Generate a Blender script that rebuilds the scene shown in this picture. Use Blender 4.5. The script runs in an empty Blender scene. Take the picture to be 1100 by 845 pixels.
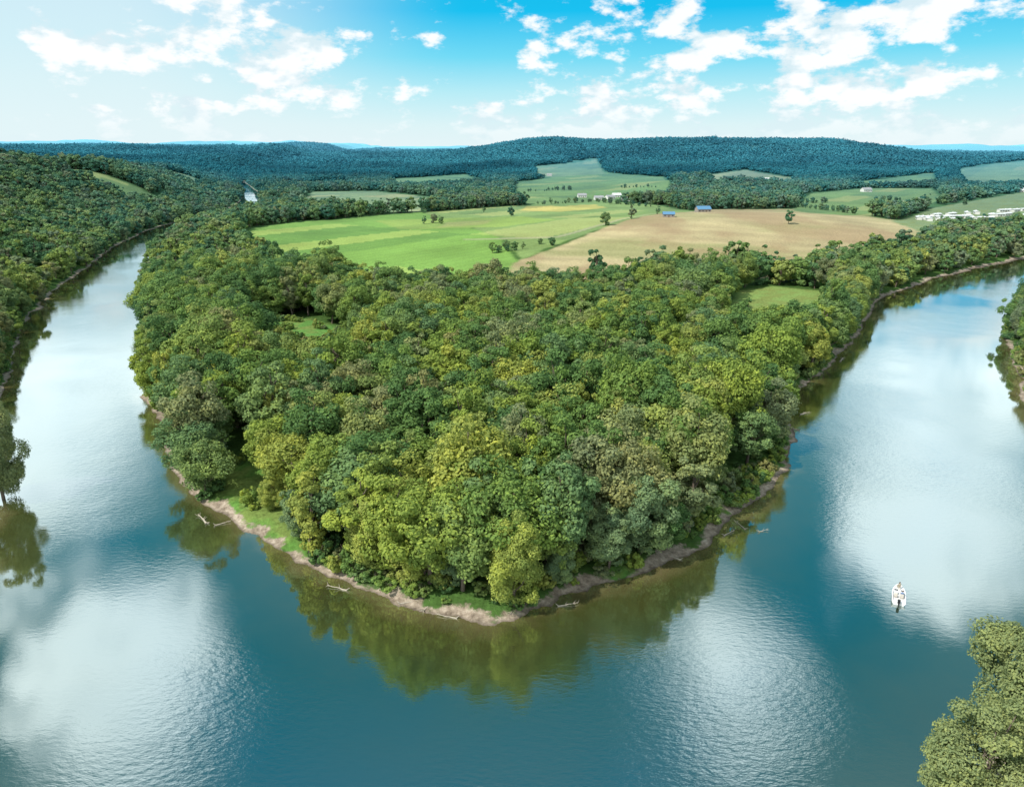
import bpy, bmesh, math, random
import numpy as np
from mathutils import Vector, Matrix
random.seed(7); rng=np.random.default_rng(11)
S=bpy.context.scene
CH=75.0; PITCH=math.radians(18.36); FP=785.0
sp,cp=math.sin(PITCH),math.cos(PITCH)
def ray(u,v):
    a=u-550; b=v-422.5
    return a, FP*cp-b*sp, -(FP*sp+b*cp)
def g(u,v,z=0.0):
    """image pixel (u,v) unprojected onto the level z"""
    a,f,d=ray(u,v); t=(z-CH)/d
    return (a*t,f*t)
# ------------------------------------------------------------ noise
def vnoise(x,y,seed=0):
    xi=np.floor(x); yi=np.floor(y); fx=x-xi; fy=y-yi
    fx=fx*fx*(3-2*fx); fy=fy*fy*(3-2*fy)
    def h(a,b):
        s=np.sin(a*127.1+b*311.7+seed*74.7)*43758.5453
        return s-np.floor(s)
    return (h(xi,yi)*(1-fx)+h(xi+1,yi)*fx)*(1-fy)+(h(xi,yi+1)*(1-fx)+h(xi+1,yi+1)*fx)*fy
def fbm(x,y,seed=0,o=4):
    r=0;a=.5;t=0
    for i in range(o):
        r=r+a*vnoise(x,y,seed+i*13); t+=a; a*=.5; x=x*2.03;y=y*2.03
    return r/t
def sstep(a,b,x):
    t=np.clip((x-a)/(b-a),0,1); return t*t*(3-2*t)
def sdpoly(P,x,y):
    n=len(P); d=np.full(x.shape,1e18); ins=np.zeros(x.shape,bool)
    for i in range(n):
        ax,ay=P[i]; bx,by=P[(i+1)%n]
        ex,ey=bx-ax,by-ay; L=ex*ex+ey*ey
        if L<1e-9: continue
        t=np.clip(((x-ax)*ex+(y-ay)*ey)/L,0,1)
        dx=x-ax-t*ex; dy=y-ay-t*ey
        d=np.minimum(d,dx*dx+dy*dy)
        if ey!=0:
            c=((ay>y)!=(by>y))&(x<ex*(y-ay)/ey+ax)
            ins^=c
    d=np.sqrt(d)
    return np.where(ins,d,-d)
# ------------------------------------------------------------ shores
pl=[(246,193),(262,195),(267,199),(276,206),(279,213),(270,226),(255,236),(225,243),(200,250),(180,262),(162,285),(154,310),(152,340),(153,380),(155,410),(158,432),(170,448),(183,466),(181,490),(192,518),(215,540),(250,560),(290,580),(320,602),(350,620),(395,636),(430,648),(480,661),(530,672),
(565,664),(600,647),(660,629),(700,612),(745,590),(775,560),(800,544),(828,522),(846,505),(852,470),(851,432),(870,407),(905,382),(928,347),(945,320),(1000,300),(1050,288),(1100,277),(1200,268),(1400,262)]
P_LAND=[(-15000,20000)]+[g(*q) for q in pl]+[(6000,900),(15000,20000)]
ll=[(0,425),(8,415),(15,385),(25,350),(60,310),(90,290),(125,264),(150,251),(175,242),(215,233),(245,225),(257,217),(262,210),(258,204),(256,199),(262,195)]
L_LAND=[(-30,-60),(-50,-10),(-60,40),(-72,70),(-88,98),(-98,115),(-114,143),(-138,168),(-160,206)]+[g(*q) for q in ll]+[(-3000,20000),(-20000,20000),(-20000,-60)]
rl=[(1103,450),(1091,405),(1081,370),(1079,348),(1100,331),(1200,305),(1400,290)]
R_LAND=[(30,-60),(34,10),(47,47),(54,67),(69,86),(112,112),(146,165)]+[g(*q) for q in rl]+[(6000,600),(6000,-60)]
N_LAND=[(-20000,-30),(20000,-30),(20000,-20000),(-20000,-20000)]
def sds(x,y):
    a=sdpoly(P_LAND,x,y); b=sdpoly(L_LAND,x,y); c=np.maximum(sdpoly(R_LAND,x,y),sdpoly(N_LAND,x,y))
    n=(fbm(x/14,y/14,3,4)-.5)*6.0+(fbm(x/3.5,y/3.5,9,3)-.5)*2.2
    return np.maximum(np.maximum(a,b),c)+n, a, b, c
def height(x,y,sd,a,b,c):
    r=np.hypot(x,y)
    z=np.where(sd<0,np.maximum(sd*.3,-4.0),1.3*sstep(0,5,sd)+1.7*sstep(4,30,sd))
    z=z+np.where(sd>3,(fbm(x/25,y/25,5,4)-.5)*1.6*sstep(3,15,sd),0)
    hl=sstep(8,170,b)*(30+34*fbm(x/260,y/260,21,3))
    hl=hl*np.where(b>0,1,0)*(1-.4*sstep(800,1600,y))
    hr=sstep(6,120,c)*18*np.where(c>0,1,0)
    rid=sstep(-500,250,x)*(1-sstep(1250,1750,x))*np.exp(-((y-3350)/520)**2)
    h1=rid*(92+56*fbm(x/420,y/420,31,4))
    h2=16*np.exp(-(((x-380)/150)**2+((y-1560)/120)**2))
    h2=h2+9*np.exp(-(((x-270)/140)**2+((y-760)/130)**2))+7*np.exp(-(((x-150)/150)**2+((y-700)/130)**2))
    h3=sstep(1900,3300,r)*(14+84*fbm(x/480,y/480,41,4))*(1-rid)
    h4=sstep(4300,7000,r)*(34+50*fbm(x/1000,y/1000,51,3))
    return z+np.maximum(hl,np.where(a>0,h1,0))+hr+h2+h3*.75+h4
# ------------------------------------------------------------ fields (outlines in image pixels, colour)
G2=(.17,.25,.09); G3=(.20,.26,.14)
FD=[
 ([(262,268),(268,250),(300,244),(420,233),(455,231),(540,262),(560,290),(520,325),(440,332),(400,328),(330,304),(290,284)],(.18,.31,.075),'crop'),
 ([(455,231),(520,226),(640,218),(700,222),(748,232),(700,245),(640,258),(590,272),(560,285),(540,262)],(.20,.28,.10),'crop'),
 ([(400,240),(560,236),(600,243),(540,250),(430,250)],(.25,.34,.09),'crop'),
 ([(565,224),(640,222),(652,226),(600,231),(560,229)],(.42,.38,.12),'crop'),
 ([(480,242),(530,240),(520,246),(470,249)],(.30,.33,.12),'crop'),
 ([(500,328),(560,284),(640,258),(700,243),(760,229),(870,227),(930,238),(985,250),(1003,259),(975,273),(900,288),(872,294),(850,306),(790,306),(760,318),(640,332)],(.43,.35,.21),'hay'),
 ([(552,220),(556,197),(600,192),(640,190),(712,193),(722,200),(711,215),(640,222),(600,224)],G2,'crop'),
 ([(620,208),(700,206),(705,213),(640,217)],(.15,.26,.09),'grass'),
 ([(850,230),(870,210),(930,204),(1000,204),(1012,217),(960,234),(900,240)],G2,'crop'),
 ([(955,248),(1000,226),(1100,208),(1160,208),(1160,245),(1060,256),(985,257)],G3,'grass'),
 ([(325,220),(335,208),(400,207),(480,216),(450,230),(380,231)],G3,'crop'),
 ([(160,210),(168,203),(205,200),(222,204),(210,212)],G3,'crop'),
 ([(575,188),(640,186),(650,191),(580,193)],G3,'crop'),
 ([(925,197),(1000,192),(1008,201),(930,203)],G2,'crop'),
 ([(1030,191),(1140,186),(1140,201),(1040,203)],G3,'crop'),
 ([(420,194),(500,191),(530,199),(430,204)],G2,'crop'),
 ([(300,199),(360,196),(400,199),(330,203)],G3,'crop'),
 ([(735,193),(800,190),(850,194),(850,202),(770,205)],(.30,.3,.16),'crop'),
 ([(262,412),(278,350),(335,348),(380,368),(388,415),(320,438)],(.11,.24,.06),'grass'),
 ([(770,375),(790,318),(830,314),(885,318),(905,345),(870,378),(815,392)],(.20,.29,.09),'grass'),
 ([(222,512),(240,492),(290,515),(315,555),(325,602),(290,582),(245,560)],(.11,.23,.05),'grass'),
 ([(755,560),(768,525),(790,505),(812,520),(800,545),(775,565)],(.10,.22,.05),'grass'),
 ([(640,640),(650,600),(670,592),(690,600),(690,620)],(.10,.22,.05),'grass'),
]
FW=[([g(*q) for q in p],c,k) for p,c,k in FD]
FW.append(([(-560,840),(-420,880),(-410,930),(-470,960),(-600,940)],G2,'crop'))
# ------------------------------------------------------------ material helpers
def newmat(n):
    m=bpy.data.materials.new(n); m.use_nodes=True; nt=m.node_tree; nt.nodes.clear()
    return m,nt,nt.nodes,nt.links
def out(nt,sh):
    o=nt.nodes.new('ShaderNodeOutputMaterial'); nt.links.new(sh,o.inputs[0])
def ramp(nt,fac,stops,interp='LINEAR'):
    r=nt.nodes.new('ShaderNodeValToRGB'); r.color_ramp.interpolation=interp
    e=r.color_ramp.elements
    while len(e)<len(stops): e.new(.5)
    for i,(p,c) in enumerate(stops):
        e[i].position=p; e[i].color=(*c,1) if len(c)==3 else c
    if fac is not None: nt.links.new(fac,r.inputs[0])
    return r.outputs[0]
def mix(nt,f,a,b,mode='MIX'):
    m=nt.nodes.new('ShaderNodeMix'); m.data_type='RGBA'; m.blend_type=mode
    for s,v in ((m.inputs[0],f),(m.inputs[6],a),(m.inputs[7],b)):
        if isinstance(v,bpy.types.NodeSocket): nt.links.new(v,s)
        elif isinstance(v,(int,float)): s.default_value=v
        else: s.default_value=(*v,1)
    return m.outputs[2]
def math_(nt,op,a,b=0.0,c=None,clamp=False):
    m=nt.nodes.new('ShaderNodeMath'); m.operation=op; m.use_clamp=clamp
    for i,v in enumerate((a,b,c)):
        if v is None: continue
        if isinstance(v,bpy.types.NodeSocket): nt.links.new(v,m.inputs[i])
        else: m.inputs[i].default_value=v
    return m.outputs[0]
def mrange(nt,v,a,b,c=0.0,d=1.0,smooth=False):
    m=nt.nodes.new('ShaderNodeMapRange'); m.interpolation_type='SMOOTHSTEP' if smooth else 'LINEAR'
    nt.links.new(v,m.inputs[0])
    for i,x in zip((1,2,3,4),(a,b,c,d)): m.inputs[i].default_value=x
    return m.outputs[0]
def noise(nt,vec,scale,detail=3,rough=.55,out_='Fac'):
    n=nt.nodes.new('ShaderNodeTexNoise'); n.inputs['Scale'].default_value=scale; n.inputs['Detail'].default_value=detail
    n.inputs['Roughness'].default_value=rough
    if vec is not None: nt.links.new(vec,n.inputs['Vector'])
    return n.outputs[out_]
def vmath(nt,op,a,b):
    m=nt.nodes.new('ShaderNodeVectorMath'); m.operation=op
    for i,v in enumerate((a,b)):
        if isinstance(v,bpy.types.NodeSocket): nt.links.new(v,m.inputs[i])
        elif v is not None: m.inputs[i].default_value=v
    return m
def attr(nt,name):
    n=nt.nodes.new('ShaderNodeAttribute'); n.attribute_name=name; return n
def simple(name,col,rough=.6,metal=0,var=.15,scale=3.0):
    m,nt,N,L=newmat(name); b=N.new('ShaderNodeBsdfPrincipled')
    tc=N.new('ShaderNodeTexCoord')
    n=noise(nt,tc.outputs['Object'],scale,3)
    c=mix(nt,n,tuple(x*(1-var) for x in col),tuple(min(1,x*(1+var)) for x in col))
    L.new(c,b.inputs['Base Color']); b.inputs['Roughness'].default_value=rough; b.inputs['Metallic'].default_value=metal
    out(nt,b.outputs[0]); return m
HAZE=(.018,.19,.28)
def hazed(nt,pos,col,a=500,b=3600,mx=.9,hz=HAZE,var=True):  # aerial haze painted into the base colour, growing with distance from origin
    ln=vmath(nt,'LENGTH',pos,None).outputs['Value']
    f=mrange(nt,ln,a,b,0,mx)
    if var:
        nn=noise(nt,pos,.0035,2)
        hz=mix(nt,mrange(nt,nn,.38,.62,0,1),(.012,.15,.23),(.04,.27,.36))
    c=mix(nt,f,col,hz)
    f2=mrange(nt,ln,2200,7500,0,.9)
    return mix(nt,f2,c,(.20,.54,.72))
# ------------------------------------------------------------ ground
def polar(angs,rads):
    A,R=np.meshgrid(angs,rads); x=(R*np.sin(A)).ravel(); y=(R*np.cos(A)).ravel(); return x,y
def grid_mesh(name,x,y,z,nr,na,attrs):
    me=bpy.data.meshes.new(name); n=nr*na
    me.vertices.add(n); co=np.stack([x,y,z],1).astype(np.float32); me.vertices.foreach_set('co',co.ravel())
    i=np.arange(nr-1)[:,None]*na; j=np.arange(na)[None,:]; j2=(j+1)%na
    q=np.stack([i+j,i+j2,i+na+j2,i+na+j],-1).reshape(-1,4)
    m=len(q); me.loops.add(m*4); me.loops.foreach_set('vertex_index',q.ravel().astype(np.int32))
    me.polygons.add(m); me.polygons.foreach_set('loop_start',(np.arange(m)*4).astype(np.int32))
    me.update(calc_edges=True); me.polygons.foreach_set('use_smooth',np.ones(m,bool))
    for k,(t,d) in attrs.items():
        a=me.attributes.new(k,t,'POINT')
        a.data.foreach_set('color' if t=='FLOAT_COLOR' else 'value',d.astype(np.float32).ravel())
    me.update(); ob=bpy.data.objects.new(name,me); S.collection.objects.link(ob); return ob
dg=math.radians
angs=np.concatenate([np.linspace(dg(-44),dg(44),720),np.linspace(dg(44),dg(316),70)[1:-1]])
rads=np.concatenate([np.geomspace(3,80,24)[:-1],np.geomspace(80,620,400)[:-1],np.geomspace(620,14000,260)])
gx,gy=polar(angs,rads)
sd,sa,sb,sc=sds(gx,gy); gz=height(gx,gy,sd,sa,sb,sc)
col=np.zeros((len(gx),4)); n1=fbm(gx/30,gy/30,77,4)[:,None]
col[:,:3]=np.array([.06,.12,.03])*(.7+.6*n1); col[:,3]=1
for P,c,k in FW:
    d=sdpoly(P,gx,gy)+(fbm(gx/12,gy/12,12,2)-.5)*5; m=sstep(-2,3,d)[:,None]
    cc=np.array(c)[None,:]*(.68+.64*fbm(gx/45,gy/45,5,5))[:,None]
    if k=='crop':
        q=(gx*.80-gy*.60)+14*fbm(gx/200,gy/200,8,2); q2=gx*.6+gy*.8
        st=np.floor(q/38.0)+np.floor(q2/170)*7; hh=np.sin(st*12.9898)*43758.5453; hh=hh-np.floor(hh)
        cc=cc*(.86+.28*hh[:,None])*(1+.04*np.sin(q/1.6)[:,None])
        cc=cc+np.array([.08,.03,.02])*(hh[:,None]>.82)-np.array([.02,.02,.0])*(hh[:,None]<.2)
    if k=='hay':
        s=np.sin((gx*.35+gy*.94)/5.0+2*fbm(gx/60,gy/60,3,2)); cc=cc*(1+.08*s[:,None])
        gr=sstep(.42,.66,fbm(gx/80,gy/50,91,5))[:,None]; cc=cc*(1-.5*gr)+np.array([.22,.26,.10])*.5*gr
        br=sstep(.46,.62,fbm(gx/60,gy/90,191,4))[:,None]; cc=cc*(1-.6*br)+np.array([.33,.22,.14])*.6*br
    if k=='grass':
        gr=sstep(.4,.65,fbm(gx/5,gy/5,93,4))[:,None]; cc=cc*(1-.6*gr)+np.array([.2,.22,.07])*.6*gr
    col[:,:3]=np.clip(col[:,:3]*(1-m)+cc*m,.005,1)
lane=[g(*q) for q in [(500,262),(545,262),(600,262),(650,252),(700,241),(760,230),(820,225)]]
ld=np.full(gx.shape,1e9)
for (ax,ay),(bx,by) in zip(lane[:-1],lane[1:]):
    ex,ey=bx-ax,by-ay; t=np.clip(((gx-ax)*ex+(gy-ay)*ey)/(ex*ex+ey*ey),0,1); ld=np.minimum(ld,np.hypot(gx-ax-t*ex,gy-ay-t*ey))
m=(1-sstep(1.5,4,ld))[:,None]*.6; col[:,:3]=col[:,:3]*(1-m)+np.array([.42,.37,.27])*m
ground=grid_mesh('ground',gx,gy,gz,len(rads),len(angs),{'sd':('FLOAT',sd),'fcol':('FLOAT_COLOR',col)})
m,nt,N,L=newmat('ground_soil_grass'); geo=N.new('ShaderNodeNewGeometry'); pos=geo.outputs['Position']
b=N.new('ShaderNodeBsdfPrincipled'); b.inputs['Roughness'].default_value=.95; b.inputs['Specular IOR Level'].default_value=.1
fc=attr(nt,'fcol').outputs['Color']; sda=attr(nt,'sd').outputs['Fac']
n_a=noise(nt,pos,.9,5,.7); n_b=noise(nt,pos,.12,3)
gcol=mix(nt,1.0,fc,ramp(nt,n_a,[(.25,(.5,.5,.45)),(.75,(1.4,1.45,1.35))]),'MULTIPLY')
sand=ramp(nt,noise(nt,pos,.7,5,.75),[(.3,(.14,.11,.08)),(.5,(.33,.27,.21)),(.7,(.55,.47,.38))])
sw=math_(nt,'ADD',sda,math_(nt,'MULTIPLY',math_(nt,'SUBTRACT',n_a,.5),4.0))
sw=math_(nt,'ADD',sw,math_(nt,'MULTIPLY',math_(nt,'SUBTRACT',n_b,.5),10.0))
f=mrange(nt,sw,1.3,2.6,0,1,True)
c=mix(nt,f,sand,gcol)
wet=mrange(nt,sda,.1,.9,.45,1.0)
wc=N.new('ShaderNodeCombineColor'); [L.new(wet,wc.inputs[i]) for i in range(3)]
c=mix(nt,1.0,c,wc.outputs[0],'MULTIPLY')
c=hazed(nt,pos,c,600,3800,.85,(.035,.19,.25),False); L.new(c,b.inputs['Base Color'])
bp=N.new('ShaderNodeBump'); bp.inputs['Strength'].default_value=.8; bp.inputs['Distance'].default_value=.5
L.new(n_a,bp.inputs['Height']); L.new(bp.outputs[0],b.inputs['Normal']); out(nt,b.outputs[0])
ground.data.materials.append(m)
# ------------------------------------------------------------ river water
angw=np.concatenate([np.linspace(dg(-44),dg(44),420),np.linspace(dg(44),dg(316),50)[1:-1]])
radw=np.concatenate([np.geomspace(3,80,30)[:-1],np.geomspace(80,620,260)[:-1],np.geomspace(620,6000,60)])
wx,wy=polar(angw,radw); wsd=sds(wx,wy)
water=grid_mesh('river_water',wx,wy,np.zeros(len(wx)),len(radw),len(angw),{'dshore':('FLOAT',-wsd[0])})
m,nt,N,L=newmat('river_water'); geo=N.new('ShaderNodeNewGeometry'); pos=geo.outputs['Position']
ds=attr(nt,'dshore').outputs['Fac']; nz=noise(nt,pos,.06,3)
ds2=math_(nt,'ADD',ds,math_(nt,'MULTIPLY',math_(nt,'SUBTRACT',nz,.5),12.0))
basec=ramp(nt,mrange(nt,ds2,0,40),[(0,(.16,.14,.06)),(.10,(.062,.07,.02)),(.5,(.018,.045,.022)),(1,(.0,.042,.052))])
df=N.new('ShaderNodeBsdfDiffuse'); L.new(basec,df.inputs[0])
gl=N.new('ShaderNodeBsdfGlossy'); gl.inputs['Color'].default_value=(.9,.98,1,1); gl.inputs['Roughness'].default_value=.02
mp=N.new('ShaderNodeMapping'); L.new(pos,mp.inputs[0]); mp.inputs['Rotation'].default_value=(0,0,.5); mp.inputs['Scale'].default_value=(1,2.2,1)
w1=noise(nt,mp.outputs[0],.6,4,.62); w2=noise(nt,pos,.1,1)
bp=N.new('ShaderNodeBump'); bp.inputs['Distance'].default_value=.08
patch=mrange(nt,noise(nt,pos,.014,2),.4,.62,.15,1.0,True)
patch=math_(nt,'MULTIPLY',patch,mrange(nt,ds,2,35,.2,1.0))
L.new(patch,bp.inputs['Strength'])
L.new(math_(nt,'ADD',w1,math_(nt,'MULTIPLY',w2,1.2)),bp.inputs['Height'])
L.new(bp.outputs[0],gl.inputs['Normal']); 
fr=N.new('ShaderNodeFresnel'); fr.inputs[0].default_value=1.33; L.new(bp.outputs[0],fr.inputs['Normal'])
fac=math_(nt,'MULTIPLY_ADD',fr.outputs[0],.9,.37,clamp=True)
mx=N.new('ShaderNodeMixShader'); L.new(fac,mx.inputs[0]); L.new(df.outputs[0],mx.inputs[1]); L.new(gl.outputs[0],mx.inputs[2]); out(nt,mx.outputs[0])
water.data.materials.append(m)
# ------------------------------------------------------------ trees
def leafmat(name,stops,hz=True):
    m,nt,N,L=newmat(name); oi=N.new('ShaderNodeObjectInfo'); geo=N.new('ShaderNodeNewGeometry')
    c=ramp(nt,oi.outputs['Random'],stops)
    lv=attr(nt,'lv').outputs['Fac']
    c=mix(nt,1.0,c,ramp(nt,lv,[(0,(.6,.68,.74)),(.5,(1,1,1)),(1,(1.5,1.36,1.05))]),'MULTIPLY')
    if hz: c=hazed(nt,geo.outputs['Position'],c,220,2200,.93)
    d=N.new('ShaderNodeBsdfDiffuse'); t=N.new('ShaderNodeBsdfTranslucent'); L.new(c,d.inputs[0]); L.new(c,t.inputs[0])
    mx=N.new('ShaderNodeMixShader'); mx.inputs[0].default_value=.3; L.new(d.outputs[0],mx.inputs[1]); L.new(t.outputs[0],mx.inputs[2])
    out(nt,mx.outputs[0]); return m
def br(stops,k): return [(p,(c[0]*k*1.03,c[1]*k,c[2]*k)) for p,c in stops]
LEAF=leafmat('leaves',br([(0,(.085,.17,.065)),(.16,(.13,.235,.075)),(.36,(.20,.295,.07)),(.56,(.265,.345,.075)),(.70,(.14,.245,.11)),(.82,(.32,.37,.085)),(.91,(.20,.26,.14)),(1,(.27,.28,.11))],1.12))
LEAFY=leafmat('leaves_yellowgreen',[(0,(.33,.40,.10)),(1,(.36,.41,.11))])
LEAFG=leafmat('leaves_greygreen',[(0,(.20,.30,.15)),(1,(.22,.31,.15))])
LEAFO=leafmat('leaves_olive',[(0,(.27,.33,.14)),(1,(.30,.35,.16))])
BARK=simple('bark',(.14,.11,.085),.9,0,.4,6)
def tree_mesh(name,Ht,R,nlobe,nleaf,ls,seed,base=.15,leaf=None,trunk=True,top=1.0):
    r=np.random.default_rng(seed); leaf=leaf or LEAF
    V=[];Fc=[]
    zc=Ht*(base+1)/2; a=Ht*(1-base)/2
    k=np.arange(nlobe)+.5; ph=np.pi*(1+5**.5)*k+r.uniform(0,6); cz=1-2*k/nlobe
    D=np.stack([np.cos(ph)*np.sqrt(1-cz**2),np.sin(ph)*np.sqrt(1-cz**2),cz],1)+r.normal(0,.22,(nlobe,3))
    D/=np.linalg.norm(D,axis=1)[:,None]
    rad=r.uniform(.42,.92,nlobe)*(1+.18*np.sin(D[:,0]*3+seed)*np.cos(D[:,1]*4+seed*2))
    C=D*rad[:,None]*np.array([R,R,a]); C[:,2]+=zc
    lr=R*r.uniform(.17,.36,nlobe)*(1.0-.25*np.clip(D[:,2],0,1)*top)
    C[:,2]=np.maximum(C[:,2],lr*.8+.2)
    def tube(p0,p1,r0,r1,n=6,bend=.0):
        p0=np.array(p0,float);p1=np.array(p1,float); seg=4; base_i=len(V)
        ax=p1-p0; ax/=np.linalg.norm(ax)+1e-9; u=np.cross(ax,[.3,.9,.1]);u/=np.linalg.norm(u);w=np.cross(ax,u)
        off=r.normal(0,bend,3)
        for s in range(seg+1):
            t=s/seg; c0=p0+(p1-p0)*t+off*math.sin(t*math.pi); rr=r0+(r1-r0)*t
            for q in range(n):
                an=2*math.pi*q/n; V.append(tuple(c0+u*rr*math.cos(an)+w*rr*math.sin(an)))
        for s in range(seg):
            for q in range(n):
                Fc.append((base_i+s*n+q,base_i+s*n+(q+1)%n,base_i+(s+1)*n+(q+1)%n,base_i+(s+1)*n+q))
    if trunk:
        tube((0,0,-.6),(r.normal(0,.3),r.normal(0,.3),Ht*.45),Ht*.022,Ht*.014,8,.2)
        tube((0,0,Ht*.45),(r.normal(0,.4),r.normal(0,.4),Ht*.85),Ht*.014,Ht*.004,6,.3)
        for i in r.choice(nlobe,min(12,nlobe),replace=False):
            z0=min(max(C[i,2]-R*.7,Ht*.12),Ht*.7); tube((0,0,z0),tuple(C[i]),Ht*.008,Ht*.002,5,.3)
    w=lr**2; cnt=(nleaf*w/w.sum()).astype(int)
    pts=[];nrm=[];lvs=[]
    for i in range(nlobe):
        n=cnt[i]; d=r.normal(0,1,(n*2,3)); d/=np.linalg.norm(d,axis=1)[:,None]
        keep=(d@D[i])>-.35; d=d[keep][:n]; n=len(d)
        q=C[i]+d*(lr[i]*r.uniform(.72,1.1,(n,1))*(1+.25*np.sin(d[:,:1]*5+i)*np.sin(d[:,2:]*6+i)))*np.array([1.05,1.05,.85])
        pts.append(q); nn=d+np.array([0,0,.35])+r.normal(0,.45,(n,3)); nrm.append(nn/np.linalg.norm(nn,axis=1)[:,None])
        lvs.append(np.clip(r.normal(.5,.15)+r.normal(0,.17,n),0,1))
    Pp=np.concatenate(pts);Nn=np.concatenate(nrm);lv=np.concatenate(lvs)
    t=np.cross(Nn,r.normal(0,1,Nn.shape)); t/=np.linalg.norm(t,axis=1)[:,None]; bb=np.cross(Nn,t)
    s=ls*r.uniform(.6,1.35,(len(Pp),1))
    q=np.stack([Pp-t*s,Pp-bb*s*.62,Pp+t*s,Pp+bb*s*.62],1).reshape(-1,3)
    nb=len(V); allv=np.concatenate([np.array(V).reshape(-1,3),q]) if nb else q
    lf=(np.arange(len(Pp)*4)+nb).reshape(-1,4)
    allf=np.concatenate([np.array(Fc,int).reshape(-1,4),lf])
    me=bpy.data.meshes.new(name); me.vertices.add(len(allv)); me.vertices.foreach_set('co',allv.astype(np.float32).ravel())
    me.loops.add(len(allf)*4); me.loops.foreach_set('vertex_index',allf.ravel().astype(np.int32))
    me.polygons.add(len(allf)); me.polygons.foreach_set('loop_start',(np.arange(len(allf))*4).astype(np.int32))
    me.polygons.foreach_set('material_index',np.concatenate([np.zeros(len(Fc)),np.ones(len(lf))]).astype(np.int32))
    me.update(calc_edges=True)
    at=me.attributes.new('lv','FLOAT','FACE'); at.data.foreach_set('value',np.concatenate([np.zeros(len(Fc)),lv]).astype(np.float32))
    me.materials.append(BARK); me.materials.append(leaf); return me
def coll(name,meshes):
    c=bpy.data.collections.new(name)
    for i,me in enumerate(meshes):
        o=bpy.data.objects.new('%s_%02d'%(name,i),me); c.objects.link(o)
    return c
near=[tree_mesh('broadleaf_tree',16,R,nl,nf,.25,s,base=bs) for R,nl,nf,s,bs in
      [(5.2,56,11000,1,.12),(4.6,46,10000,2,.1),(6.0,70,13000,3,.15),(4.1,40,9000,4,.08),(5.4,64,12000,5,.2),(5.0,80,11500,6,.12),(3.6,32,7500,7,.1),(4.7,50,10500,8,.16)]]
mid=[tree_mesh('broadleaf_tree_mid',15,R,nl,1900,.66,s,base=.05) for R,nl,s in [(5,26,11),(4.6,20,12),(5.8,30,13),(4.2,18,14)]]
far=[tree_mesh('broadleaf_tree_far',14,R,nl,350,1.6,s,base=0,trunk=False) for R,nl,s in [(6.5,12,21),(7.5,16,22),(5.8,10,23)]]
vfar=[tree_mesh('tree_clump_far',14,R,nl,150,3.0,s,base=-.2,trunk=False) for R,nl,s in [(12,14,31),(14,18,32)]]
shr=[tree_mesh('shrub',2.4,R,14,900,.2,s,base=-.1,trunk=True) for R,s in [(1.6,41),(2.0,42),(1.3,43)]]
C_near=coll('near_tree_kinds',near);C_mid=coll('mid_tree_kinds',mid);C_far=coll('far_tree_kinds',far);C_vf=coll('clump_kinds',vfar);C_sh=coll('shrub_kinds',shr)
def scatter(name,pts,rot,scl,idx,c):
    n=len(pts); me=bpy.data.meshes.new(name); me.vertices.add(n); me.vertices.foreach_set('co',pts.astype(np.float32).ravel())
    for k,t,d,key in (('rot','FLOAT_VECTOR',rot,'vector'),('scl','FLOAT_VECTOR',scl,'vector'),('vi','INT',idx,'value')):
        a=me.attributes.new(k,t,'POINT'); a.data.foreach_set(key,(d.astype(np.int32) if t=='INT' else d.astype(np.float32)).ravel())
    ob=bpy.data.objects.new(name,me); S.collection.objects.link(ob)
    ng=bpy.data.node_groups.new(name+'_scatter','GeometryNodeTree')
    ng.interface.new_socket('Geometry',in_out='INPUT',socket_type='NodeSocketGeometry'); ng.interface.new_socket('Geometry',in_out='OUTPUT',socket_type='NodeSocketGeometry')
    gi=ng.nodes.new('NodeGroupInput');go=ng.nodes.new('NodeGroupOutput'); ip=ng.nodes.new('GeometryNodeInstanceOnPoints'); ci=ng.nodes.new('GeometryNodeCollectionInfo')
    ci.inputs['Collection'].default_value=c; ci.inputs['Separate Children'].default_value=True; ci.inputs['Reset Children'].default_value=True
    def na(nm,t):
        q=ng.nodes.new('GeometryNodeInputNamedAttribute'); q.data_type=t; q.inputs['Name'].default_value=nm
        return [o for o in q.outputs if o.enabled and o.name=='Attribute'][0]
    l=ng.links
    l.new(gi.outputs[0],ip.inputs['Points']); l.new(ci.outputs[0],ip.inputs['Instance']); ip.inputs['Pick Instance'].default_value=True
    l.new(na('vi','INT'),ip.inputs['Instance Index']); l.new(na('rot','FLOAT_VECTOR'),ip.inputs['Rotation']); l.new(na('scl','FLOAT_VECTOR'),ip.inputs['Scale'])
    l.new(ip.outputs[0],go.inputs[0])
    md=ob.modifiers.new('scatter','NODES'); md.node_group=ng; return ob
def sample(r0,r1,sp_,jit=.45,azm=43,ymin=-1e9):
    xm=r1*math.sin(dg(azm)); xs=np.arange(-xm,xm,sp_); ys=np.arange(max(ymin,r0*math.cos(dg(azm))-5),r1,sp_)
    X,Y=np.meshgrid(xs,ys); X=X+(np.arange(len(ys))%2)[:,None]*sp_*.5
    x=(X+rng.uniform(-jit,jit,X.shape)*sp_).ravel(); y=(Y+rng.uniform(-jit,jit,X.shape)*sp_).ravel()
    r=np.hypot(x,y); k=(r>=r0)&(r<r1)&(np.abs(np.arctan2(x,y))<dg(azm)); return x[k],y[k]
def infield(x,y,marg):
    m=np.zeros(x.shape,bool)
    for P,c,k in FW:
        m|=sdpoly(P,x,y)>-marg
    return m
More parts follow.
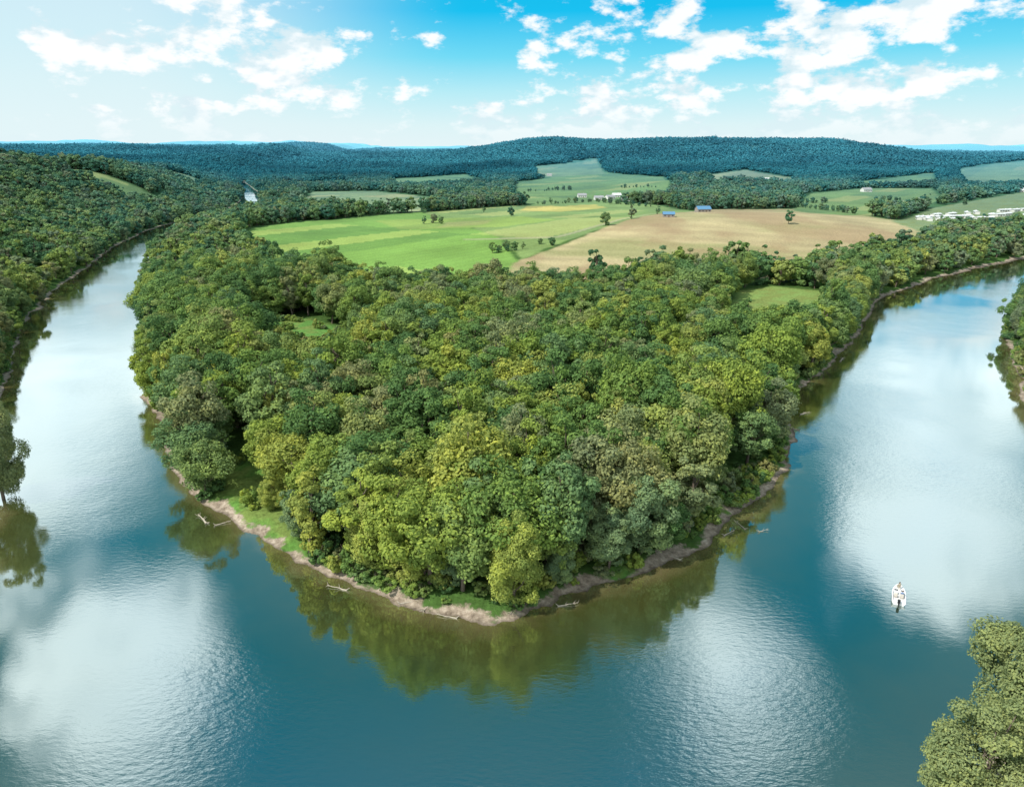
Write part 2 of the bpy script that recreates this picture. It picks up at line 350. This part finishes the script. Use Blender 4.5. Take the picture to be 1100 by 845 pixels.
def forest(name,r0,r1,sp_,c,nk,smin,smax,margin,fm,xy=.95,azm=43,seed=1):
    x,y=sample(r0,r1,sp_,azm=azm); sd_,a,b,cc=sds(x,y)
    k=(sd_>np.where(b>-3,1.0,margin))&~infield(x,y,fm)
    k&=~((a<0)&(y<232)&(np.maximum(b,cc)<13))
    x,y,sd_,a,b,cc=[q[k] for q in (x,y,sd_,a,b,cc)]
    z=height(x,y,sd_,a,b,cc); n=len(x)
    s=smin+(smax-smin)*np.clip(.5*fbm(x/40,y/40,seed+60,3)*1.3+.45*rng.random(n),0,1)
    s*=np.where(sd_<7,.66+.048*np.clip(sd_,0,7),1)
    g1,g2=g(272,224); s*=np.where((np.hypot(x-g1,y-g2)<120),.6,1)
    sc_=np.stack([s*rng.uniform(.82,1.2,n)*xy,s*rng.uniform(.82,1.2,n)*xy,s*rng.uniform(.85,1.2,n)],1)
    rot=np.stack([rng.normal(0,.05,n),rng.normal(0,.05,n),rng.uniform(0,6.28,n)],1)
    scatter(name,np.stack([x,y,z-.2],1),rot,sc_,rng.integers(0,nk,n),c); print(name,n)
forest('riverside_forest',60,430,8.0,C_near,8,.72,1.58,2.2,1.0,1.08)
forest('valley_forest',430,1150,9.5,C_mid,4,.75,1.35,1.5,4,1.1)
forest('distant_forest',1150,2600,14,C_far,3,.75,1.2,5,8,1.2)
forest('hill_forest',2600,5600,23,C_vf,2,.7,1.15,20,15,1.1)
x,y=sample(80,430,2.6); sd_,a,b,cc=sds(x,y); fb=fbm(x/9,y/9,88,2)
k=((sd_>1.3)&(sd_<8)&(fb>.40))|(infield(x,y,0)&(y<330)&(sd_>3)&(fb>.58)); k&=~((a<0)&(y<225))
x,y,sd_,a,b,cc=[q[k] for q in (x,y,sd_,a,b,cc)]; z=height(x,y,sd_,a,b,cc); n=len(x); s=rng.uniform(.4,1.6,n)
scatter('riverbank_shrubs',np.stack([x,y,z-.1],1),np.stack([0*x,0*x,rng.uniform(0,6.28,n)],1),np.stack([s,s,s*rng.uniform(.7,1.3,n)],1),rng.integers(0,3,n),C_sh); print('shrubs',n)
# hedgerows between the fields
hx=[];hy=[]
for ln in [[(470,229),(560,223),(640,219),(745,230)],[(765,227),(860,225),(930,236)],[(850,221),(1000,216)],[(560,208),(640,205),(708,206)],[(528,277),(588,268)],[(960,237),(1030,230),(1100,222)],[(1010,226),(1100,213)],[(300,244),(420,232)],[(455,231),(500,246)]]:
    w=[g(*q) for q in ln]
    for (ax,ay),(bx,by) in zip(w[:-1],w[1:]):
        L_=math.hypot(bx-ax,by-ay); k_=int(L_/7)
        for i in range(k_):
            t=i/k_; px=ax+(bx-ax)*t+random.gauss(0,1.5); py=ay+(by-ay)*t+random.gauss(0,1.5)
            if vnoise(np.array([px/45]),np.array([py/45]),5)[0]>.47: hx.append(px);hy.append(py)
hx=np.array(hx);hy=np.array(hy);q=sds(hx,hy);hz_=height(hx,hy,*q);n=len(hx);s=rng.uniform(.22,.7,n)
scatter('hedgerow_trees',np.stack([hx,hy,hz_-.2],1),np.stack([0*hx,0*hx,rng.uniform(0,6.28,n)],1),np.stack([s,s,s],1),rng.integers(0,4,n),C_mid)
def zat(x,y):
    X=np.array([float(x)]);Y=np.array([float(y)]); q=sds(X,Y); return float(height(X,Y,*q)[0])
def put(name,me,x,y,s=1.0,sz=None,rz=None):
    o=bpy.data.objects.new(name,me); o.location=(x,y,zat(x,y)-.15); sz=sz or s; o.scale=(s,s,sz); o.rotation_euler[2]=random.uniform(0,6.28) if rz is None else rz
    S.collection.objects.link(o); return o
hero1=tree_mesh('sycamore_tree',16,5.4,70,30000,.18,101,base=.04,leaf=LEAFY)
hero2=tree_mesh('cottonwood_tree',18,5.6,80,52000,.155,102,base=.1,leaf=LEAFO)
hero3=tree_mesh('willow_tree',15,5.2,54,24000,.2,103,base=.03,leaf=LEAFG)
x,y=g(552,664); put('sycamore_tree',hero1,x,y+3.0,.95,1.15)
for (xx,yy,s) in [(52.2,63,1.05),(67.5,77,1.25),(78,76,1.2),(63,60,1.1),(55,55,1.0)]: put('cottonwood_tree',hero2,xx,yy,s)
put('cottonwood_tree',hero2,-115.5,150,1.0,1.4)
for u,v,me,s in [(690,607,hero3,1.25),(655,625,hero3,.9),(410,625,hero1,1.1),(290,560,hero1,.5),(220,525,hero3,.8),(790,470,hero3,1.2),(600,640,hero3,.6),(320,590,hero3,.8),(230,520,hero1,.55),(490,645,hero3,.75),(455,640,hero1,.8)]:
    x,y=g(u,v); put('willow_tree' if me is hero3 else 'sycamore_tree',me,x,y+3,s)
for u,v,s in [(845,256,.9),(549,235,.8),(456,244,.6),(466,243,.7),(474,244,.6),(650,254,.9),(678,249,.9),(706,243,.6),(593,270,.5),(545,276,.4),(553,275,.5),(562,273,.4),(535,277,.35),(655,222,.8),(735,224,.8),(520,231,.5),(640,304,1.2),(700,304,1.2),(720,303,1.1),(780,306,1.4),(790,302,1.5),(800,305,1.5),(812,306,1.4),(826,307,1.2),(838,308,1.0)]:
    x,y=g(u,v); put('field_tree',mid[random.randrange(4)],x,y,s)
# ------------------------------------------------------------ buildings
M_WALL=simple('white_siding',(.7,.7,.68)); M_ROOFG=simple('grey_roof',(.3,.31,.33)); M_ROOFB=simple('blue_metal_roof',(.10,.24,.40),.4); M_ROOFW=simple('white_metal_roof',(.7,.72,.73),.4)
M_RED=simple('barn_boards',(.3,.27,.24)); M_GL=simple('window_glass',(.03,.04,.05),.1); M_DOOR=simple('door_paint',(.15,.1,.07))
def box(bm,x0,x1,y0,y1,z0,z1,mi):
    vs=[bm.verts.new(p) for p in ((x0,y0,z0),(x1,y0,z0),(x1,y1,z0),(x0,y1,z0),(x0,y0,z1),(x1,y0,z1),(x1,y1,z1),(x0,y1,z1))]
    for f in ((0,3,2,1),(4,5,6,7),(0,1,5,4),(1,2,6,5),(2,3,7,6),(3,0,4,7)):
        bm.faces.new([vs[i] for i in f]).material_index=mi
def house(name,u,v,w,l,h,rz,wall,roof,rh=None):
    bm=bmesh.new(); rh=rh or w*.3; box(bm,-l/2,l/2,-w/2,w/2,-1,h,0)
    e=.4; 
    g0=[bm.verts.new(p) for p in ((-l/2,-w/2,h),(-l/2,w/2,h),(-l/2,0,h+rh),(l/2,-w/2,h),(l/2,w/2,h),(l/2,0,h+rh))]
    bm.faces.new((g0[0],g0[2],g0[1])).material_index=0; bm.faces.new((g0[3],g0[4],g0[5])).material_index=0
    for s in (-1,1):
        k=rh/(w/2); a=[(-l/2-e,s*(w/2+e),h-k*e+.05),(l/2+e,s*(w/2+e),h-k*e+.05),(l/2+e,0,h+rh+.05),(-l/2-e,0,h+rh+.05)]
        lo=[bm.verts.new(p) for p in a]; up=[bm.verts.new((p[0],p[1],p[2]+.2)) for p in a]
        for f in ([lo[0],lo[1],lo[2],lo[3]],[up[3],up[2],up[1],up[0]],[lo[0],up[0],up[1],lo[1]],[lo[1],up[1],up[2],lo[2]],[lo[3],up[3],up[0],lo[0]]): bm.faces.new(f).material_index=1
    nw=max(2,int(l/3.2))
    for s in (-1,1):
        for i in range(nw):
            xx=-l/2+(i+.5)*l/nw; yy=s*(w/2+.03)
            if s==-1 and i==nw//2: box(bm,xx-.55,xx+.55,yy-.04,yy+.04,0,2.1,3)
            else: box(bm,xx-.5,xx+.5,yy-.04,yy+.04,1.0,2.2,2)
    box(bm,l*.2,l*.2+.7,-.35,.35,h+rh*.5,h+rh+.8,0)
    me=bpy.data.meshes.new(name); bm.normal_update(); bm.to_mesh(me); bm.free()
    for q in (wall,roof,M_GL,M_DOOR): me.materials.append(q)
    x,y=g(u,v); o=bpy.data.objects.new(name,me); S.collection.objects.link(o); o.location=(x,y,zat(x,y)); o.rotation_euler[2]=rz
house('barn',754,239,10,15,3.2,.15,M_RED,M_ROOFB)
house('barn',717,249,7,11,2.8,-.1,M_RED,M_ROOFB)
for u,v,rz in [(643,217,.1),(655,216,.5),(672,218,-.2),(684,219,.3),(697,218,0),(662,214,.2),(625,214,.1),(590,192,0),(568,193,.3)]:
    house('farm_house',u,v,9,14,3.6,rz,M_WALL,random.choice([M_ROOFW,M_ROOFG,M_ROOFG]))
for u,v,rz in [(975,224,.1),(983,221,.4),(835,197,.2),(822,196,0),(815,198,.1),(1085,206,.1),(1096,208,0),(780,198,.3),(930,208,.2)]:
    house('farm_house',u,v,11,17,4,rz,M_WALL,random.choice([M_ROOFW,M_ROOFG]))
for i in range(26):
    house('mobile_home',985+i*4.6+random.uniform(-2,2),241-i*.3+random.choice([-4,0,3]),5,14,2.9,random.choice([.2,1.2,.5]),M_WALL,M_ROOFW,.7)
# ------------------------------------------------------------ driftwood
M_DW=simple('weathered_wood',(.42,.37,.3),.9,0,.3,5)
def log(name,x,y,z,L,r,rz,br=4):
    cu=bpy.data.curves.new(name,'CURVE'); cu.dimensions='3D'; cu.bevel_depth=1; cu.bevel_resolution=2; cu.use_fill_caps=True
    def sp(pts):
        s=cu.splines.new('POLY'); s.points.add(len(pts)-1)
        for q,(p,rr) in zip(s.points,pts): q.co=(*p,1); q.radius=rr
    sp([((t*L,random.uniform(-.1,.1)*L*.3*math.sin(t*3),.25*t*math.sin(t*2)),r*(1-.75*t)) for t in np.linspace(0,1,7)])
    for i in range(br):
        t=random.uniform(.3,.95); a=random.choice([-1,1])*random.uniform(.4,1.0); l2=L*random.uniform(.15,.35)
        sp([((t*L+l2*q*math.cos(a),l2*q*math.sin(a),.1+.5*q*random.random()),r*.4*(1-.7*q)) for q in (0,.5,1)])
    for i in range(5):
        a=random.uniform(0,6.28); sp([((0,0,0),r*.7),((-.5,.6*math.cos(a),.5*math.sin(a)),r*.15)])
    o=bpy.data.objects.new(name,cu); o.location=(x,y,z); o.rotation_euler[2]=rz; cu.materials.append(M_DW); S.collection.objects.link(o)
for u,v,L,r,rz in [(222,562,5,.2,2.3),(232,564,3,.12,.5),(372,634,4,.15,2.8),(430,649,4.5,.16,.3),(455,656,3,.12,1.0),(490,664,3.5,.13,2.9),(778,575,3.2,.11,.6),(800,568,3,.11,1.9),(816,571,2,.08,.3),(858,462,4,.16,2.5),(860,445,3.5,.16,.4),(730,601,3.5,.14,2.5),(186,470,4,.16,1),(600,651,3.5,.13,.2),(903,388,5,.2,1.0)]:
    x,y=g(u,v); log('driftwood_log',x,y,max(.08,zat(x,y)+.1),L,r,rz)
# ------------------------------------------------------------ boat
M_HULL=simple('white_gelcoat',(.85,.86,.87),.25,0,.03); M_DECK=simple('grey_deck_carpet',(.6,.6,.6),.9); M_BLK=simple('black_plastic',(.02,.02,.022),.35); M_SEAT=simple('cream_vinyl',(.6,.56,.5),.6)
M_SKIN=simple('skin',(.45,.27,.19),.6,0,.05); M_SH1=simple('blue_shirt',(.16,.24,.4),.9); M_TR=simple('khaki_cloth',(.4,.35,.26),.9); M_HAIR=simple('dark_hair',(.03,.02,.015),.8)
boat=bpy.data.objects.new('motor_boat',None); S.collection.objects.link(boat)
def part(name,bm,mats,smooth=False):
    me=bpy.data.meshes.new(name); bmesh.ops.recalc_face_normals(bm,faces=bm.faces); bm.to_mesh(me); bm.free()
    for q in mats: me.materials.append(q)
    o=bpy.data.objects.new(name,me); S.collection.objects.link(o); o.parent=boat; return o
bm=bmesh.new(); st=[]
for t in np.linspace(0,1,13):
    yy=-2.8+5.7*t; w=.98*(1-max(0,(t-.45)/.55)**2.3)+.02; sheer=.55+.22*t*t; keel=-.22+.35*max(0,(t-.7)/.3)**2
    inner=max(w-.16,.008); dk=sheer-.28 if .12<t<.62 else sheer-.06
    st.append([bm.verts.new(p) for p in ((0,yy,keel),(w*.72,yy,keel+.16),(w*.97,yy,sheer-.12),(w,yy,sheer),(inner,yy,sheer),(inner,yy,dk),(0,yy,dk),(-inner,yy,dk),(-inner,yy,sheer),(-w,yy,sheer),(-w*.97,yy,sheer-.12),(-w*.72,yy,keel+.16))])
for i in range(12):
    for j in range(12):
        f=bm.faces.new((st[i][j],st[i][(j+1)%12],st[i+1][(j+1)%12],st[i+1][j])); f.material_index=1 if j in(5,6) and 1<=i<7 else 0
bm.faces.new(st[0]).material_index=0; bm.faces.new(st[-1][::-1])
part('hull',bm,[M_HULL,M_DECK])
bm=bmesh.new(); box(bm,.12,.72,-.35,.1,.27,.95,0); box(bm,-.72,-.2,-.35,.1,.27,.85,0); part('console',bm,[M_HULL])
bm=bmesh.new()
for s in (.42,-.46):
    v=[bm.verts.new(p) for p in ((s-.3,.08,.88),(s+.3,.08,.88),(s+.25,-.12,1.25),(s-.25,-.12,1.25))]; bm.faces.new(v)
part('windshield',bm,[M_GL])
bm=bmesh.new()
for s in (.42,-.46):
    box(bm,s-.25,s+.25,-1.15,-.65,.3,.72,0); box(bm,s-.25,s+.25,-1.27,-1.15,.5,1.15,0)
box(bm,-.2,.2,1.1,1.45,.62,.95,0); bmesh.ops.bevel(bm,geom=bm.edges[:],offset=.04,segments=2,affect='EDGES'); part('seats',bm,[M_SEAT])
bm=bmesh.new(); box(bm,-.2,.2,-3.25,-2.82,.5,1.1,0); box(bm,-.09,.09,-3.1,-2.9,-.4,.5,0); box(bm,-.06,.06,-3.3,-2.85,-.55,-.4,0); bmesh.ops.bevel(bm,geom=bm.edges[:],offset=.04,segments=2,affect='EDGES'); part('outboard_motor',bm,[M_BLK])
bm=bmesh.new(); box(bm,-.05,.05,2.35,2.9,.82,.9,0); box(bm,-.08,.08,2.2,2.5,.86,1.0,0); part('trolling_motor',bm,[M_BLK])
bx,by=g(965,640); boat.location=(bx,by,.02); boat.rotation_euler[2]=math.radians(-27); boat.scale=(1.1,1.1,1.1)
def person(name,loc,rz,shirt):
    root=bpy.data.objects.new(name,None); S.collection.objects.link(root)
    vs=[(0,0,.0),(0,-.02,.25),(0,-.01,.48),(0,.01,.58),(0,.03,.66),(.18,-.01,.46),(.24,.08,.22),(.2,.3,.16),(.19,.38,.16),(-.18,-.01,.46),(-.24,.08,.22),(-.2,.3,.16),(-.19,.38,.16),(.1,.02,-.02),(.13,.42,.02),(.13,.46,-.4),(.13,.6,-.43),(-.1,.02,-.02),(-.13,.42,.02),(-.13,.46,-.4),(-.13,.6,-.43)]
    ed=[(0,1),(1,2),(2,3),(3,4),(2,5),(5,6),(6,7),(7,8),(2,9),(9,10),(10,11),(11,12),(0,13),(13,14),(14,15),(15,16),(0,17),(17,18),(18,19),(19,20)]
    rd=[.16,.15,.14,.06,.06,.07,.05,.035,.045,.07,.05,.035,.045,.1,.075,.05,.045,.1,.075,.05,.045]
    me=bpy.data.meshes.new('body'); me.from_pydata(vs,ed,[]); me.update(); o=bpy.data.objects.new('body',me); S.collection.objects.link(o); o.parent=root
    sk=o.modifiers.new('s','SKIN'); 
    for d,r in zip(me.skin_vertices[0].data if me.skin_vertices else [],rd): d.radius=(r,r)
    o.modifiers.new('d','SUBSURF').levels=1; me.materials.append(shirt)
    bm=bmesh.new(); bmesh.ops.create_uvsphere(bm,u_segments=16,v_segments=12,radius=.11); bmesh.ops.scale(bm,vec=(.85,.95,1.15),verts=bm.verts)
    for f in bm.faces:
        c=f.calc_center_median(); f.material_index=1 if (c.z>.03 and c.y<.06) or c.z>.07 else 0; f.smooth=True
    bmesh.ops.translate(bm,vec=(0,.02,.76),verts=bm.verts)
    me2=bpy.data.meshes.new('head'); bm.to_mesh(me2); bm.free(); me2.materials.append(M_SKIN); me2.materials.append(M_HAIR)
    h=bpy.data.objects.new('head',me2); S.collection.objects.link(h); h.parent=root
    root.parent=boat; root.location=loc; root.rotation_euler[2]=rz
person('angler',(.42,-.95,.8),0,M_SH1); person('angler',(0,1.2,1.03),.5,M_TR)
# ------------------------------------------------------------ world / sky
SUN_EL=50; SUN_AZ=-118   # degrees; azimuth clockwise from +Y
W=bpy.data.worlds.new('World'); S.world=W; W.use_nodes=True; nt=W.node_tree; N=nt.nodes; L=nt.links; N.clear()
try:
    W.cycles.sampling_method='MANUAL'; W.cycles.sample_map_resolution=256
except Exception as e: print(e)
tc=N.new('ShaderNodeTexCoord'); dirv=vmath(nt,'NORMALIZE',tc.outputs['Generated'],None).outputs[0]
sx=N.new('ShaderNodeSeparateXYZ'); L.new(dirv,sx.inputs[0]); Z=sx.outputs[2]; X=sx.outputs[0]; Y=sx.outputs[1]
sky=N.new('ShaderNodeTexSky'); sky.sky_type='NISHITA'; sky.sun_disc=False; sky.sun_elevation=dg(SUN_EL); sky.sun_rotation=dg(SUN_AZ); sky.altitude=200; sky.dust_density=1.5
grad=ramp(nt,Z,[(0,(8.2,9.4,9.7)),(.03,(7.4,9.3,9.6)),(.07,(4.8,8.6,9.5)),(.11,(1.6,7.2,9.4)),(.16,(.0,5.4,9.0)),(.35,(.0,3.2,5.0)),(.6,(.0,2.2,3.5)),(.8,(1.5,3.2,4.2)),(.9,(8,9,9.5))])  # last stop: unseen white zenith, added as fill light
base=mix(nt,.96,sky.outputs[0],grad)
lw=math_(nt,'MULTIPLY',mrange(nt,X,-.05,-.45,0,.8,True),mrange(nt,Z,.35,.17,0,1,True))
base=mix(nt,lw,base,(7.8,9.2,9.5))
base=mix(nt,mrange(nt,Y,.15,-.35,0,.85,True),base,(9.4,10.2,10.6))  # bright white sky behind the camera, added for soft fill
mp=N.new('ShaderNodeMapping'); mp.inputs['Scale'].default_value=(1,1,2.0); mp.inputs['Location'].default_value=(.32,.1,0); L.new(dirv,mp.inputs[0])
cn=noise(nt,mp.outputs[0],12.0,6,.6)
mp2=N.new('ShaderNodeMapping'); mp2.inputs['Scale'].default_value=(1,1,2.0); mp2.inputs['Location'].default_value=(.33,.1,-.03); L.new(dirv,mp2.inputs[0])
cn2=noise(nt,mp2.outputs[0],12.0,3,.6)
big=noise(nt,dirv,3.0,1)
thr=math_(nt,'ADD',cn,math_(nt,'MULTIPLY',math_(nt,'SUBTRACT',big,.5),.3))
thr=math_(nt,'ADD',thr,mrange(nt,X,-.45,.2,-.07,.025))
m1=math_(nt,'MULTIPLY',mrange(nt,thr,.485,.59,0,.97,True),mrange(nt,Z,.01,.06,.3,1,True))
m1=math_(nt,'MULTIPLY',m1,mrange(nt,Z,.2,.3,1,0,True))
shade=mrange(nt,math_(nt,'SUBTRACT',cn2,cn),-.04,.07,0,1)
ccol=mix(nt,shade,(10.2,10.4,10.5),(7.2,8.7,9.3))
sk=mix(nt,m1,base,ccol)
def bdir(u,v):
    a,f,d=ray(u,v); q=Vector((a,f,-d)); q.normalize(); return q
acc=None
cnw=noise(nt,dirv,4.0,4,.6,'Color'); wv=vmath(nt,'SUBTRACT',cnw,(.5,.5,.5)).outputs[0]
wsc=vmath(nt,'SCALE',wv,None); wsc.inputs['Scale'].default_value=.3
dw=vmath(nt,'ADD',dirv,wsc.outputs[0]).outputs[0]
for u,v,sxr,szr,st_ in [(90,330,.15,.16,1.0),(40,480,.12,.16,1.0),(140,740,.10,.13,1.0),(60,600,.08,.10,.7),(1030,400,.14,.12,1.0),(1015,560,.09,.16,1.0),(790,740,.11,.12,.9),(900,450,.06,.08,.7),(1050,320,.16,.08,1.0)]:
    q=bdir(u,v); d=vmath(nt,'SUBTRACT',dw,tuple(q)).outputs[0]
    d=vmath(nt,'DIVIDE',d,(sxr,sxr,szr)).outputs[0]; ln=vmath(nt,'LENGTH',d,None).outputs['Value']
    k=mrange(nt,ln,1.7,.3,0,st_,True); acc=k if acc is None else math_(nt,'MAXIMUM',acc,k)
acc=math_(nt,'ADD',acc,math_(nt,'MULTIPLY',math_(nt,'SUBTRACT',noise(nt,dirv,8,5,.65),.5),1.4))
acc=mrange(nt,acc,.28,1.05,0,1,True)
sk=mix(nt,math_(nt,'MULTIPLY',acc,mrange(nt,Z,.17,.24,0,1,True)),sk,(16.5,18.5,19))
bg=N.new('ShaderNodeBackground'); bg.inputs['Strength'].default_value=.1; L.new(sk,bg.inputs[0]); wo=N.new('ShaderNodeOutputWorld'); L.new(bg.outputs[0],wo.inputs[0])
sl=bpy.data.lights.new('sun','SUN'); sl.energy=4.6; sl.angle=dg(.6); sl.color=(1,.95,.86); so=bpy.data.objects.new('sun',sl); S.collection.objects.link(so)
az=dg(SUN_AZ); el=dg(SUN_EL); sv=Vector((math.sin(az)*math.cos(el),math.cos(az)*math.cos(el),math.sin(el)))
so.rotation_euler=sv.to_track_quat('Z','Y').to_euler(); so.location=sv*300
# ------------------------------------------------------------ camera
cam=bpy.data.cameras.new('camera'); cam.sensor_fit='HORIZONTAL'; cam.sensor_width=36; cam.lens=36*FP/1100; cam.clip_end=40000; cam.clip_start=.5
co=bpy.data.objects.new('camera',cam); co.location=(0,0,CH); co.rotation_euler=(math.pi/2-PITCH,0,0); S.collection.objects.link(co); S.camera=co
S.view_settings.view_transform='Standard'; S.view_settings.look='None'; S.view_settings.exposure=0; S.view_settings.gamma=1
